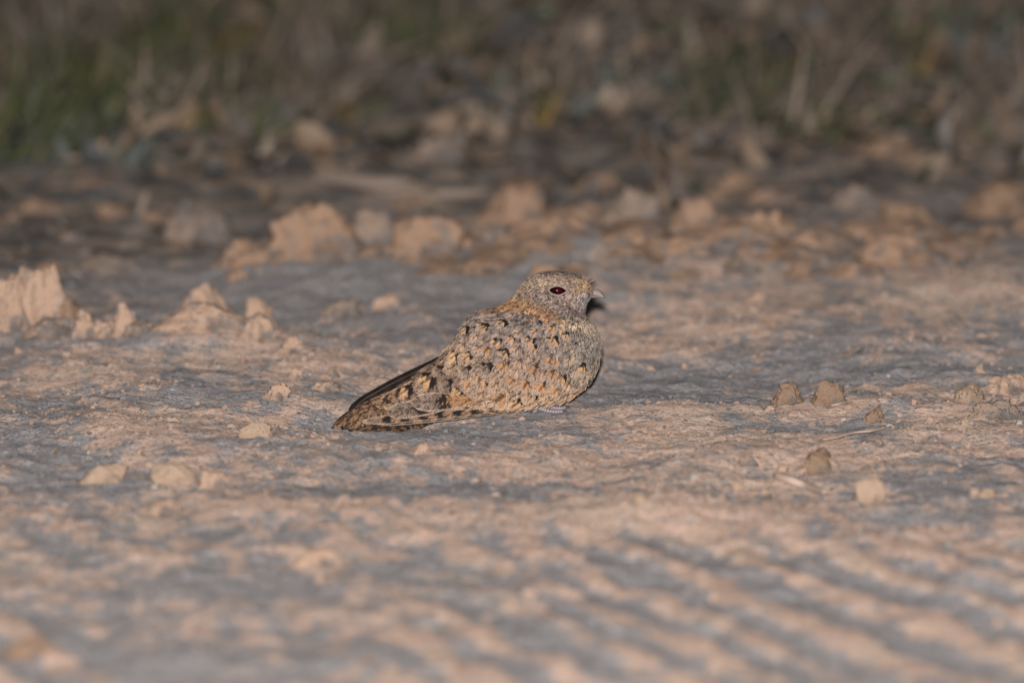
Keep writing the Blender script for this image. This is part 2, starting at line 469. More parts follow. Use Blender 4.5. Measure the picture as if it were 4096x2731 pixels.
def lump(name, px, py, w, h, mat, label, cat='clod', seed=0, depth=0.8, group=None, sub=4, rough=0.17, cuts=6, peak=0.0, lean=0.0, rot=None):
    """px,py: foot of the lump in the photograph; w,h: its size there in pixels"""
    p = gpt(px, py); k = np.linalg.norm(p - CAM) / FPX
    rg = np.random.default_rng(1000 + seed)
    V, F = (IV4, IF4) if sub == 4 else (IV3, IF3)
    ex = 0.55 if mat is M_STONE else 0.80                     # blockier than a ball
    V = np.sign(V) * np.abs(V)**ex
    for _ in range(cuts):                                     # broken faces
        n = rg.normal(size=3); n[2] = abs(n[2]) * 0.8; n /= np.linalg.norm(n); d = rg.uniform(0.62, 0.95)
        e = np.maximum(V @ n - d, 0); V = V - e[:, None] * n * 0.85
    o3 = rg.uniform(0, 60, 3)
    f = fbm(V[:, 0] * 1.3 + o3[0], V[:, 1] * 1.3 + o3[1], V[:, 2] * 1.3 + o3[2], 3)
    g = fbm(V[:, 0] * 5 + o3[1], V[:, 1] * 5 + o3[2], V[:, 2] * 5 + o3[0], 4, 0.6)
    V = V * (1 + rough * 1.9 * f + rough * 0.45 * g)[:, None]
    if peak:                                                  # narrower towards the top
        t = np.clip((V[:, 2] + 0.4) / 1.4, 0, 1)
        V[:, :2] *= (1 - peak * 0.55 * t)[:, None]
    tb = np.clip((0.45 - V[:, 2]) / 0.8, 0, 1)               # crumbled skirt that runs out into the soil
    V[:, :2] *= (1 + (0.0 if mat is M_STONE else 0.28) * tb**2)[:, None]
    V[:, 0] += lean * V[:, 2]
    V[:, 2] = np.where(V[:, 2] < -0.35, -0.35 + 0.15 * (V[:, 2] + 0.35), V[:, 2])
    V[:, 0] /= np.ptp(V[:, 0]); V[:, 1] /= np.ptp(V[:, 1])
    V[:, 2] -= V[:, 2].min(); V[:, 2] /= V[:, 2].max()
    if py < 1150 and mat is M_CLOD: mat = M_CLODO; w = w * 1.3
    W, D, Hh = w * k * (1.05 if mat is M_STONE else 1.26), w * k * depth * 1.1, h * k * (1.0 if py > 1150 else 0.84)
    V = V * (W, D, Hh * 1.12); V[:, 2] -= 0.12 * Hh
    me = mesh_np(name, V, F)
    o = link(name, me, mat)
    o.location = (p[0], p[1] + D * 0.35, ghs(p[0], p[1] + D * 0.2))
    tag(o, label, cat, group)
    return o

C1, C2, C3, C4 = M_CLOD, M_CLODG, M_CLODB, M_STONE
MARKS = [(165, 1320, 'the tall pointed tan clod'), (505, 1345, 'the spire-shaped orange clod'), (805, 1300, 'the large domed orange clod'), (1250, 1065, 'the boulder-like orange clod'),
         (1680, 1035, 'the square-shouldered orange clod'), (2090, 905, 'the round-headed pale clod'), (2530, 935, 'the tall dusty tan clod'), (3080, 1010, 'the wide tan clod with a peaked shoulder'),
         (3600, 1060, 'the pale orange clod on brown earth'), (3990, 870, 'the rusty brown clod'), (3325, 1625, 'the pair of brown rounded lumps'), (3875, 1610, 'the smooth buff six-sided stone'),
         (3490, 2010, 'the flat-topped buff block'), (1020, 1750, 'the flat buff stone'), (700, 1935, 'the long buff stone'), (1110, 1615, 'the triangular orange clod'), (1545, 1230, 'the lone pale clod on grey dust'),
         (2200, 1640, 'the sitting bird'), (965, 1085, 'the blunt knobbly clod'), (3270, 1870, 'the hollow brown clump'), (1280, 2265, 'the blurred pitted lump')]
def near_mark(px, py, lim=9999):
    return min((m for m in MARKS if m[1] < lim), key=lambda m: (m[0] - px)**2 + (2.2 * (m[1] - py))**2)[2]
CLODS = [
 # px, py foot, w, h, mat, label, kwargs
 (40, 1330, 190, 225, C1, 'rounded tan clod half cut off beside the tall pointed clod', dict(peak=.3)),
 (165, 1320, 225, 255, C1, 'tall pointed tan clod joined to a dark brown lump', dict(peak=.42, cuts=9)),
 (262, 1315, 150, 140, C3, 'dark brown lump leaning on the tall pointed tan clod', dict(peak=.35)),
 (345, 1350, 130, 110, C1, 'small crumbly orange clod beside the dark brown lump', dict(peak=.3, rough=.24)),
 (420, 1340, 110, 70, C1, 'low orange clod between two crumbly pointed ones', dict(rough=.24)),
 (505, 1345, 105, 135, C1, 'narrow spire-shaped orange clod', dict(peak=.55, lean=.05)),
 (560, 1345, 120, 55, C2, 'low dusty clod beside the spire-shaped one', dict(rough=.22)),
 (215, 1355, 210, 75, C2, 'grey dusty clod in front of the tall pointed clod', dict(rough=.2)),
 (805, 1300, 250, 160, C1, 'large domed orange clod with a stepped outline', dict(peak=.38, cuts=9, rough=.2)),
 (1035, 1305, 120, 115, C1, 'tan clod with a slanted pointed top beside the domed one', dict(peak=.35, lean=-.25)),
 (830, 1395, 380, 105, C1, 'broad low orange slab of earth below the domed clod', dict(depth=.5, rough=.1)),
 (1040, 1400, 140, 110, C1, 'orange block at the end of the low earth slab', dict()),
 (1160, 1415, 120, 70, C1, 'small orange clod beside the low earth slab', dict(peak=.3)),
 (1545, 1230, 95, 60, C1, 'small pale orange clod alone on grey dust', dict()),
 (1370, 1265, 140, 70, C2, 'dusty brown clod sunk into grey dust', dict()),
 (1250, 1065, 290, 250, C1, 'large pale orange boulder-like clod at the verge', dict(peak=.3, cuts=9)),
 (1490, 1010, 230, 190, C2, 'grey dusted clod leaning on the boulder-like clod', dict(peak=.25)),
 (1680, 1035, 220, 200, C1, 'square-shouldered orange clod at the verge', dict(cuts=10)),
 (965, 1085, 170, 125, C1, 'blunt orange clod with a knobbly crown', dict(peak=.45)),
 (770, 970, 260, 150, C2, 'brown crumbly mound under dry litter', dict(rough=.24)),
 (2090, 905, 250, 200, C1, 'big pale clod with a rounded head behind the bird', dict(peak=.3)),
 (2260, 945, 230, 170, C1, 'sloping pale clod beside the round-headed one', dict(lean=.2)),
 (2530, 935, 240, 225, C2, 'tall dusty tan clod behind the bird', dict(peak=.2)),
 (2790, 930, 150, 170, C1, 'slim upright tan clod', dict(peak=.35)),
 (2210, 1045, 300, 115, C1, 'low wide orange clod just behind the bird', dict(peak=.3)),
 (1960, 1010, 190, 95, C2, 'low dusty clod beside the wide orange one', dict(peak=.25)),
 (3080, 1010, 310, 190, C1, 'wide tan clod with a peaked shoulder', dict(peak=.35, rough=.22)),
 (2880, 1110, 420, 130, C1, 'long low ochre mound of earth', dict(rough=.12, depth=.5)),
 (3230, 1060, 170, 130, C1, 'ochre clod standing at the end of the earth mound', dict(peak=.3)),
 (3600, 1060, 280, 150, C1, 'pale orange clod on the right verge', dict(peak=.3)),
 (3610, 925, 210, 140, C3, 'brown clod behind the pale orange one', dict(peak=.25)),
 (3420, 850, 180, 110, C2, 'dusty brown clod deep in the verge', dict()),
 (3990, 870, 260, 150, C3, 'rusty brown clod at the verge edge', dict()),
 (2480, 1080, 190, 90, C2, 'small dusty clod between the bird and the verge', dict()),
 (3430, 1120, 160, 70, C1, 'flat orange clod below the verge', dict()),
 (2950, 780, 170, 100, C3, 'brown clod half hidden in dry litter', dict()),
 (3150, 1615, 115, 85, C3, 'brown rounded lump, lighter of the two beside the short straw', dict(depth=.8, cuts=3, peak=.1)),
 (3325, 1625, 130, 95, C3, 'dark brown rounded lump behind the short straw', dict(cuts=3, peak=.1)),
 (3495, 1665, 95, 60, C3, 'low dark granular lump at the end of the short straw', dict(cuts=2, rough=.22)),
 (3875, 1610, 125, 78, C4, 'smooth buff six-sided stone', dict(cuts=10, rough=.05)),
 (4035, 1580, 180, 75, C1, 'crusty orange clod beside the smooth buff stone', dict(cuts=8)),
 (3990, 1680, 230, 75, C2, 'pale dusty flake of earth below the crusty clod', dict(depth=.5)),
 (3270, 1870, 130, 95, C3, 'hollow brown clump below the curved rootlet', dict(rough=.2)),
 (3265, 1895, 175, 62, C1, 'flat tan flake in front of the hollow brown clump', dict(depth=.5)),
 (3490, 2010, 130, 100, C4, 'buff block with a flat top, out of focus', dict(cuts=10, rough=.06)),
 (1020, 1750, 130, 62, C4, 'flat buff stone tilted on grey dust', dict(cuts=9, rough=.06, depth=.5)),
 (1110, 1615, 120, 66, C1, 'triangular orange clod beside the tail', dict(peak=.5, lean=.25)),
 (700, 1935, 190, 75, C4, 'long buff stone with a rounded end', dict(cuts=8, rough=.07, depth=.5)),
 (420, 1940, 200, 70, C4, 'slanting buff stone on dark dust', dict(cuts=8, rough=.07, lean=.3, depth=.5)),
 (1280, 2265, 200, 70, C1, 'blurred orange lump with a pit beside it', dict(depth=.6)),
 (860, 1955, 120, 70, C1, 'blurred orange knob beside the long buff stone', dict()),
 (640, 2070, 180, 60, C1, 'low blurred orange lump on the tyre track', dict()),
 (120, 2640, 200, 90, C3, 'ochre brown lump in the foreground dust', dict(depth=.6)),
]
for i, (px, py, w, h, m, lab, kw) in enumerate(CLODS):
    cat = 'stone' if m is C4 else 'clod'
    lump('stone' if m is C4 else 'earth_clod', px, py, w, h, m, lab, cat, seed=i * 3 + 1, sub=4 if w > 160 else 3, **kw)

rq = random.Random(77)
for i in range(26):
    px, py = rq.uniform(-60, 4150), rq.uniform(880, 1330)
    if px < 1000 and py > 1150 or (1850 < px < 2450 and py > 1150): py = rq.uniform(820, 1050)
    w = rq.uniform(50, 150)
    lump('earth_clod', px, py, w, w * rq.uniform(.25, .5), [C1, C2, C2, C3][i % 4], f"small crumbling {['orange', 'dusty', 'dusty', 'brown'][i % 4]} clod near {near_mark(px, py)}", 'clod', seed=600 + i, sub=3,
         group='small clods along the verge', peak=.25)
for i in range(16):
    px, py = rq.uniform(-60, 4150), rq.uniform(560, 880); w = rq.uniform(70, 230)
    lump('earth_clod', px, py, w, w * rq.uniform(.25, .5), [C3, C2, C3, C3, C1][i % 5], f"{['brown', 'dusty', 'brown', 'brown', 'orange'][i % 5]} clod half buried in litter behind {near_mark(px, py, 1100)}", 'clod', seed=700 + i, sub=3,
         group='dark clods in the litter', peak=.25)
for i in range(60):
    px, py = rq.gauss(2150, 950), rq.uniform(930, 1130); w = rq.uniform(90, 260)
    if not -80 < px < 4180: continue
    lump('earth_clod', px, py, w, w * rq.uniform(.22, .42), [C1, C1, C3, C2][i % 4], f"low crumbled {['ochre', 'ochre', 'brown', 'dusty'][i % 4]} clod sunk near {near_mark(px, py, 1100)}", 'clod', seed=800 + i, sub=3,
         group='low clods half sunk in the bank', rough=.22)
PEB = [(3080, 1652, 40, 28), (3920, 1492, 50, 34), (1185, 1512, 50, 40), (1510, 1795, 34, 30), (1690, 1818, 60, 45), (2600, 1480, 40, 20),
       (2735, 1475, 26, 20), (3030, 1490, 50, 22), (3660, 1620, 30, 24), (3860, 1700, 34, 30), (3720, 1700, 36, 30), (2990, 1870, 80, 50), (3130, 1860, 50, 40),
       (2950, 1960, 50, 40), (3990, 2480, 40, 34), (1760, 1560, 1, 1), (70, 1415, 34, 26), (455, 1490, 16, 14), (560, 1830, 30, 24), (1330, 1510, 50, 40),
       (1300, 1565, 110, 40), (2560, 2010, 46, 40), (3900, 1990, 50, 36), (1180, 2180, 30, 26), (950, 1130, 60, 60), (3950, 1990, 70, 36), (1280, 2330, 36, 34)]
for i, (px, py, w, h) in enumerate(PEB):
    if w < 5: continue
    lump('pebble', px, py, w, h, [C1, C4, C1, C2][i % 4], f"small loose {['orange', 'buff', 'orange', 'dusty'][i % 4]} soil lump near {near_mark(px, py)}", 'pebble', seed=300 + i, sub=3,
         group='small loose soil lumps', rough=.2, peak=.2)

# ------------------------------------------------------------------ straws, rootlet and twigs
def strand(name, pix, rad, mat, label, cat, lift=0.0015, group=None, flat=False):
    P = np.array([gpt(a, b) for a, b in pix]); P[:, 2] += lift
    P = spline(P, 22)
    n = len(P); r = np.asarray(rad) * np.interp(np.linspace(0, 1, n), [0, .1, .8, 1], [.6, 1, .9, .3])
    V, F = tube(P, r, 7)
    o = link(name, mesh_np(name, V, F), mat)
    tag(o, label, cat, group); return o

strand('straw', [(770, 1404), (830, 1412), (900, 1409), (965, 1404)], .0016, M_STRAW, 'pale straw lying in front of the low earth slab', 'straw', .002)
strand('straw', [(665, 1397), (700, 1393), (735, 1390)], .0016, M_STRAW, 'short bit of straw beside the longer pale straw', 'straw', .002)
strand('rootlet', [(3293, 1778), (3340, 1770), (3385, 1757), (3430, 1748), (3475, 1744), (3520, 1736), (3565, 1724)], .0009, M_STRAWG,
       'thin curved pinkish rootlet lying on orange soil', 'rootlet', .004)
strand('rootlet', [(3475, 1746), (3500, 1752), (3525, 1768), (3532, 1785), (3510, 1795)], .0005, M_TWIG, 'hair-thin dark rootlet curling under the pinkish one', 'rootlet', .0015)
strand('straw', [(3325, 1636), (3360, 1628), (3395, 1619)], .0009, M_STRAW, 'short straw lying between brown soil lumps', 'straw', .003)
strand('rootlet', [(3130, 1836), (3180, 1834), (3235, 1833)], .0006, M_STRAWG, 'faint pale fibre beside the hollow brown clump', 'rootlet', .002)
strand('twig', [(3100, 1915), (3160, 1935), (3230, 1960), (3300, 1985)],   .0036, M_STRAWG, 'thick blurred stick end lying on the track', 'twig', .003)
strand('twig', [(3390, 1440), (3430, 1420), (3460, 1402)], .0010, M_TWIG, 'tiny dark twig sticking up from grey dust', 'twig', .003)
strand('twig', [(1250, 745), (1400, 770), (1520, 785), (1650, 775)], .008, M_TWIG, 'pale thick stick lying along the verge', 'twig', .012)
strand('twig', [(1480, 790), (1750, 800), (1950, 795)], .006, M_TWIG, 'dark stick lying along the verge behind the orange clods', 'twig', .006)

# ------------------------------------------------------------------ verge plants
def blades(n, h, spread, lean, width, cols, seed, curl=0.4, seg=4, lowlitter=0.0):
    rg = np.random.default_rng(seed)
    Vs, Fs, Cs, b = [], [], [], 0
    t = np.linspace(0, 1, seg + 1)
    for _ in range(n):
        a = rg.uniform(0, 6.28); r = spread * math.sqrt(rg.random())
        base = np.array((r * math.cos(a), r * math.sin(a), -0.01))
        L = h * rg.uniform(0.45, 1.1)
        d = np.array((lean[0] + rg.normal() * .35, lean[1] + rg.normal() * .35, 1.0)); d /= np.linalg.norm(d)
        s = np.cross(d, rg.normal(size=3)); s /= np.linalg.norm(s)
        bend = np.array((d[0] + rg.normal() * .4, d[1] + rg.normal() * .4, -0.7)) * curl * rg.uniform(.2, 1.3)
        P = base + L * (t[:, None] * d + (t**2)[:, None] * bend * 0.6)
        w = width * rg.uniform(.6, 1.3) * np.clip(1.05 - t**2, .06, 1)
        V = np.stack([P - s * w[:, None] / 2, P + s * w[:, None] / 2], 1).reshape(-1, 3)
        k = np.arange(seg) * 2
        F = np.stack([k, k + 1, k + 3, k + 2], -1) + b; b += len(V)
        c = np.array(cols[rg.integers(len(cols))]) * rg.uniform(.5, 1.1)
        Vs.append(V); Fs.append(F); Cs.append(np.tile(np.append(c, 1), (len(V), 1)))
    return np.concatenate(Vs), np.concatenate(Fs), np.concatenate(Cs)

DRY = [(.20, .15, .115), (.14, .11, .09), (.26, .20, .155), (.10, .085, .072), (.17, .145, .125)]
GRN = [(.064, .072, .034), (.088, .092, .040), (.052, .06, .036), (.12, .11, .052)]
BLU = [(.07, .084, .072), (.095, .108, .094), (.05, .06, .052)]
OCH = [(.22, .13, .035), (.17, .12, .03), (.13, .11, .035)]

DRYM, GRNM, BLUM, OCHM = [], [], [], []
def tmpl(lst, cols, n, h, spr, width, seeds, curl=.4, lean=(0, 0)):
    for s in seeds:
        V, F, Cc = blades(n, h, spr, lean, width, cols, s, curl)
        me = mesh_np('grass', V, F, {'col': Cc}); me.materials.append(M_LEAF); lst.append(me)
tmpl(DRYM, DRY, 70, .10, .05, .0035, (1, 2, 3, 4), .9, (.25, 0))
tmpl(GRNM, GRN, 60, .10, .045, .0045, (11, 12, 13), .6, (.3, 0))
tmpl(BLUM, BLU, 34, .06, .05, .010, (21, 22), .8)
tmpl(OCHM, OCH, 24, .09, .03, .006, (31, 32), .7, (.35, 0))

def tufts(spots, lst, name, label, cat, group, smin=.7, smax=1.3):
    for i, (px, py) in enumerate(spots):
        p = gpt(px, py); me = lst[i % len(lst)]
        o = link(name, me); o.location = p
        s = random.uniform(smin, smax); o.scale = (s * random.uniform(.8, 1.2), s, s * random.uniform(.8, 1.2))
        o.rotation_euler = (0, 0, random.uniform(-.9, .9))
        tag(o, f"{'tall' if o.scale[2] > (smin + smax) / 2 else 'short'} {label} behind {near_mark(px, py, 1100)}", cat, group)

rp = random.Random(5)
def spread(n, x0, x1, y0, y1): return [(rp.uniform(x0, x1), rp.uniform(y0, y1)) for _ in range(n)]
tufts(spread(58, -80, 4180, 40, 520) + spread(20, -80, 4180, -420, 40), DRYM, 'dry_grass_tuft', 'dry brown grass tuft', 'grass', 'dry grass tufts in the verge')
tufts(spread(18, -60, 1000, 60, 560) + spread(6, 1100, 1900, 60, 330) + [(2960, 430), (3020, 410), (2900, 440), (3200, 560), (3700, 200), (3900, 250), (4050, 160), (60, 560), (20, 640), (150, 470), (2080, 480)]
      + spread(8, -60, 1900, -300, 60),
      GRNM, 'green_grass_tuft', 'dull green grass tuft', 'grass', 'green grass tufts in the verge')
tufts([(90, 700), (130, 600), (420, 660), (350, 560), (600, 460), (520, 300), (800, 330), (1200, 280), (2250, 420), (2400, 400), (2560, 330), (2650, 460), (3950, 200), (3830, 120), (1950, 520), (280, 420), (1060, 160)],
      BLUM, 'herb_plant', 'blue green herb', 'plant', 'blue green herbs in the verge')
tufts([(860, 260), (800, 450), (760, 520), (1240, 520), (1350, 500), (1100, 430), (220, 430), (300, 360), (1850, 320), (2150, 520), (3130, 330), (3640, 330)],
      OCHM, 'ochre_plant', 'yellow brown withering plant', 'plant', 'withering plants in the verge', .5, .9)

# a few thin leaning stems
for i, (a, b, r) in enumerate([((2080, 470), (2330, 40), .0022), ((1000, 330), (1170, 0), .002), ((2060, 330), (2560, -90), .0018), ((620, 560), (820, 300), .002), ((3300, 420), (3120, 60), .0025), ((3560, 470), (3640, 250), .0026)]):
    p = gpt(*a); k = np.linalg.norm(p - CAM) / FPX
    q = p + np.array(((b[0] - a[0]) * k, 0.04, (a[1] - b[1]) * k))
    P = spline(np.array([p - (0, 0, .01), p * .6 + q * .4 + (0.006, 0, 0.004), q]), 12)
    V, F = tube(P, np.linspace(r, r * .5, 12), 6)
    tag(link('dry_reed', mesh_np('dry_reed', V, F), M_TWIG), f'thin dry reed leaning over the grass behind {near_mark(*a, 1100)}', 'reed', 'leaning dry reeds')

# upright pale straws and broken stubble standing at the edge of the litter
for i, (px, py, hgt, ln) in enumerate([(760, 700, 120, .35), (1050, 690, 130, .2), (1090, 680, 90, .5), (1020, 640, 100, .6), (3560, 420, 120, .1), (3660, 420, 110, -.3), (3760, 410, 90, .3), (3880, 500, 90, .2),
                                       (3050, 560, 80, .3), (540, 860, 90, .5)]):
    p = gpt(px, py); k = np.linalg.norm(p - CAM) / FPX; q = p + np.array((ln * hgt * k, .01, hgt * k))
    V, F = tube(spline(np.array([p - (0, 0, .01), p * .5 + q * .5 + (.003, 0, .002), q]), 8), np.linspace(.0042, .0028, 8), 6)
    tag(link('stubble_stalk', mesh_np('stubble_stalk', V, F), M_STUB), f'pale broken stalk standing in litter behind {near_mark(px, py, 1100)}', 'stalk', 'broken stalks in the litter')

def leaf_litter():
    n = 5200; nu, nv = 3, 5
    x = RNG.uniform(-0.72, 0.72, n); y = 0.95 + 2.3 * RNG.random(n) ** 0.8
    keep = sstep(.80, 1.35, y + .25 * fbm(x * 3, y * 3, 20.0, 3)) > RNG.random(n); x, y = x[keep], y[keep]; n = len(x)
    L = .012 + .05 * RNG.random(n) ** 1.6; W = L * RNG.uniform(.18, .6, n)
    u, v = np.meshgrid(np.linspace(-.5, .5, nu), np.linspace(-.5, .5, nv)); u, v = u.ravel(), v.ravel()
    wv = np.sqrt(np.clip(1 - (2 * v)**2 * .95, 0.02, 1))
    curl = RNG.uniform(-.35, .6, n)[:, None]
    P = np.stack([v[None] * L[:, None], (u * wv)[None] * W[:, None], curl * L[:, None] * ((v**2)[None] * 2 + (u**2)[None])], -1)
    Vout = np.empty_like(P)
    for i in range(n):
        e = Matrix.Rotation(RNG.uniform(0, 6.28), 3, 'Z') @ Matrix.Rotation(RNG.normal() * .5, 3, 'Y') @ Matrix.Rotation(RNG.normal() * .6, 3, 'X')
        Vout[i] = P[i] @ np.array(e).T
    Vout += np.stack([x, y, gh(x, y) + .003 + .02 * RNG.random(n)**2], -1)[:, None, :]
    F = (grid_faces(nv, nu)[None] + (np.arange(n) * nu * nv)[:, None, None]).reshape(-1, 4)
    pal = np.array([(.20, .14, .10), (.13, .10, .075), (.23, .175, .135), (.09, .072, .06), (.15, .13, .12), (.17, .118, .082), (.085, .085, .088), (.075, .078, .05)])
    c = pal[RNG.integers(len(pal), size=n)] * RNG.uniform(.6, 1.15, (n, 1))
    c = np.repeat(np.concatenate([c, np.ones((n, 1))], 1), nu * nv, 0)
    o = link('leaf_litter', mesh_np('leaf_litter', Vout.reshape(-1, 3), F, {'col': c}), M_LEAF)
    tag(o, 'brown dead leaves littering the verge ground', 'leaves', kind='stuff')
leaf_litter()

# ------------------------------------------------------------------ the nightjar
bird = bpy.data.objects.new('bird', None); COL.objects.link(bird)
bird.empty_display_size = 0.05
tag(bird, 'mottled grey brown bird sitting on the dusty ground with flash red-eye painted in its pupil', 'bird')

SECT = [  # top px, bottom px, half width mm
 ((2376, 1160), (2372, 1182), 3.5), ((2364, 1136), (2362, 1196), 8), ((2342, 1112), (2350, 1212), 12), ((2307, 1098), (2344, 1234), 15),
 ((2262, 1089), (2343, 1249), 17), ((2212, 1086), (2345, 1260), 18.5), ((2158, 1094), (2350, 1271), 19), ((2110, 1119), (2360, 1284), 20),
 ((2074, 1156), (2374, 1302), 21.5), ((2038, 1197), (2388, 1325), 24.5), ((1992, 1230), (2399, 1360), 29.5), ((1940, 1243), (2402, 1410), 34),
 ((1888, 1266), (2391, 1465), 37), ((1853, 1305), (2362, 1522), 38.5), ((1825, 1347), (2297, 1580), 39), ((1793, 1387), (2190, 1618), 38),
 ((1755, 1434), (2060, 1637), 34), ((1706, 1469), (1950, 1646), 28), ((1652, 1508), (1840, 1652), 22), ((1592, 1553), (1720, 1662), 15),
 ((1522, 1602), (1600, 1670), 8), ((1475, 1640), (1510, 1674), 4)]
NS, NTH = 110, 56
tp = spline([s[0] for s in SECT], NS); bp_ = spline([s[1] for s in SECT], NS); wd = spline([[s[2]] for s in SECT], NS)[:, 0] / 1000
th = np.linspace(0, 2 * np.pi, NTH, endpoint=False)
BV = np.empty((NS, NTH, 3))
for i in range(NS):
    T = px_plane(*tp[i]); B = px_plane(*bp_[i]); c = (T + B) / 2; v = (T - B) / 2
    ct, st = np.cos(th), np.sin(th)
    e = 0.90
    ct2, st2 = np.sign(ct) * np.abs(ct)**e, np.sign(st) * np.abs(st)**e
    BV[i] = c + ct2[:, None] * v + st2[:, None] * np.array((-YAW * 0.3, 1, 0)) * wd[i]
Vb = BV.reshape(-1, 3)
nb = len(Vb)
Fq = grid_faces(NS, NTH, True)
Ft = np.concatenate([Fq[:, [0, 1, 2]], Fq[:, [0, 2, 3]]])
k = np.arange(NTH); k2 = (k + 1) % NTH
Vb = np.concatenate([Vb, BV[0].mean(0)[None], BV[-1].mean(0)[None]])
Ft = np.concatenate([Ft, np.stack([np.full(NTH, nb), k2, k], -1), np.stack([np.full(NTH, nb + 1), (NS - 1) * NTH + k, (NS - 1) * NTH + k2], -1)])
# make the triangles face outwards
cen = np.concatenate([BV.mean(1)[np.minimum(np.arange(NS), NS - 1)].repeat(NTH, 0), BV[0].mean(0)[None] - (.01, 0, 0), BV[-1].mean(0)[None] + (.01, 0, 0)])
fn = np.cross(Vb[Ft[:, 1]] - Vb[Ft[:, 0]], Vb[Ft[:, 2]] - Vb[Ft[:, 0]])
flip = np.sum(fn * (Vb[Ft].mean(1) - cen[Ft].mean(1)), 1) < 0
if flip.mean() > 0.5: Ft = Ft[:, ::-1]
BVH = BVHTree.FromPolygons([Vector(v) for v in Vb], [list(map(int, f)) for f in Ft])

K = 0.78            # seen colour -> plumage albedo under this flash
def cc(r, g, b):
    m = (r + g + b) / 3; q = 0.06
    return lin(r + (m * 1.03 - r) * q, g + (m * .985 - g) * q, b + (m * .985 - b) * q, K) * (1.02, .99, 1.0)
GREY, GREYP, WARM = cc(148, 134, 124), cc(166, 146, 132), cc(160, 134, 112)
BUFF, ORNG, PALE, BLK, BRN = cc(208, 164, 120), cc(196, 148, 106), cc(208, 186, 164), cc(34, 28, 27), cc(92, 66, 50)

ZONES = [ # px, py, rx, ry, colour, weight : how the plumage itself is coloured
 (2250, 1090, 110, 9, cc(92, 80, 74), 1.8), (2330, 1108, 40, 14, cc(100, 88, 82), 1.5), (2230, 1110, 150, 30, cc(158, 138, 124), 1), (2190, 1128, 60, 16, cc(202, 178, 150), 1.5), (2245, 1122, 34, 18, cc(202, 178, 150), 1.3),
 (2300, 1130, 45, 25, cc(176, 154, 134), 1), (2335, 1150, 25, 22, cc(192, 158, 120), 1.5), (2180, 1190, 70, 40, cc(172, 150, 138), 1.3),
 (2270, 1200, 70, 30, cc(172, 150, 138), 1.3), (2100, 1165, 40, 40, cc(168, 144, 122), 1), (2345, 1200, 20, 30, cc(165, 160, 160), 1.2),
 (2000, 1226, 34, 13, ORNG, 2.6), (2050, 1219, 34, 13, ORNG, 2.4), (2100, 1215, 30, 16, BUFF, 2.0), (2120, 1233, 26, 14, ORNG, 2.4), (2160, 1246, 26, 15, ORNG, 2.6),
 (2200, 1266, 28, 15, ORNG, 2.2), (2240, 1284, 28, 14, BUFF, 2.0), (2300, 1290, 55, 18, cc(196, 176, 148), 1.4), (2360, 1305, 26, 24, cc(180, 162, 140), 1.1),
 (2290, 1255, 60, 22, cc(142, 126, 118), 1.2),
 (2040, 1280, 150, 40, cc(138, 126, 118), 1.4), (2330, 1400, 70, 90, cc(146, 136, 126), 1.6), (2250, 1360, 60, 60, cc(148, 134, 124), 1),
 (1950, 1340, 110, 60, cc(156, 136, 122), 1), (2100, 1400, 160, 70, cc(158, 138, 126), 1), (2200, 1580, 160, 40, cc(188, 160, 134), 1.6), (2060, 1615, 160, 28, cc(186, 158, 130), 1.6),
 (2330, 1500, 60, 60, cc(166, 148, 130), 1.2), (2050, 1520, 160, 60, cc(164, 140, 122), 1), (1880, 1500, 120, 70, cc(158, 134, 116), 1), (1850, 1600, 120, 40, cc(168, 138, 112), 1.2),
 (1730, 1500, 90, 60, cc(132, 108, 90), 1.2), (1800, 1420, 80, 60, cc(176, 150, 124), 1)]
def zone_col(pp):
    acc = np.zeros((len(pp), 3)); wsum = np.zeros(len(pp))
    for a, b, rx, ry, c, w in ZONES:
        d2 = ((pp[:, 0] - a) / rx)**2 + ((pp[:, 1] - b) / ry)**2
        g = w**2 * np.exp(-1.3 * d2) + 1e-5 / (1 + d2)
        acc += g[:, None] * c; wsum += g
    return acc / wsum[:, None]

FLOW = [ # px, py, direction in the picture (x right, y down)
 (2340, 1150, -.9, -.2), (2250, 1095, -1, .05), (2150, 1110, -.9, .45), (2080, 1170, -.75, .7), (2230, 1190, -.95, .35), (2320, 1210, -.75, .7), (2000, 1230, -.9, .5),
 (2150, 1260, -.6, .8), (2370, 1310, -.4, .95), (2390, 1400, -.35, 1), (2300, 1400, -.3, 1), (2340, 1520, -.6, .9), (2200, 1350, -.5, .9), (2050, 1300, -.75, .65), (1930, 1270, -.85, .55),
 (2150, 1450, -.45, .9), (2000, 1420, -.7, .75), (1860, 1350, -.75, .7), (2200, 1570, -.6, .8), (2050, 1560, -.65, .8), (1900, 1550, -.8, .6), (1800, 1450, -.85, .55), (1700, 1530, -.9, .45), (2000, 1630, -.9, .35), (1600, 1600, -.92, .4), (1850, 1640, -.97, .2)]
def flow(pp):
    acc = np.zeros((len(pp), 2))
    for a, b, dx, dy in FLOW:
        w = 1.0 / (((pp[:, 0] - a)**2 + (pp[:, 1] - b)**2) + 900)**1.4
        acc += w[:, None] * (dx, dy)
    d = np.stack([acc[:, 0], acc[:, 0] * 0, -acc[:, 1]], -1)
    return d / np.linalg.norm(d, axis=1)[:, None]

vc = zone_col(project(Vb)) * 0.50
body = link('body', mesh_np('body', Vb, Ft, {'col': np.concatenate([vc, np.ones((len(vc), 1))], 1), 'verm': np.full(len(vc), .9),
            'fuv': np.concatenate([Vb[:, :1] * 1000, Vb[:, 2:] * 1000, np.zeros((len(vc), 1))], 1)}), M_PLUME, bird)

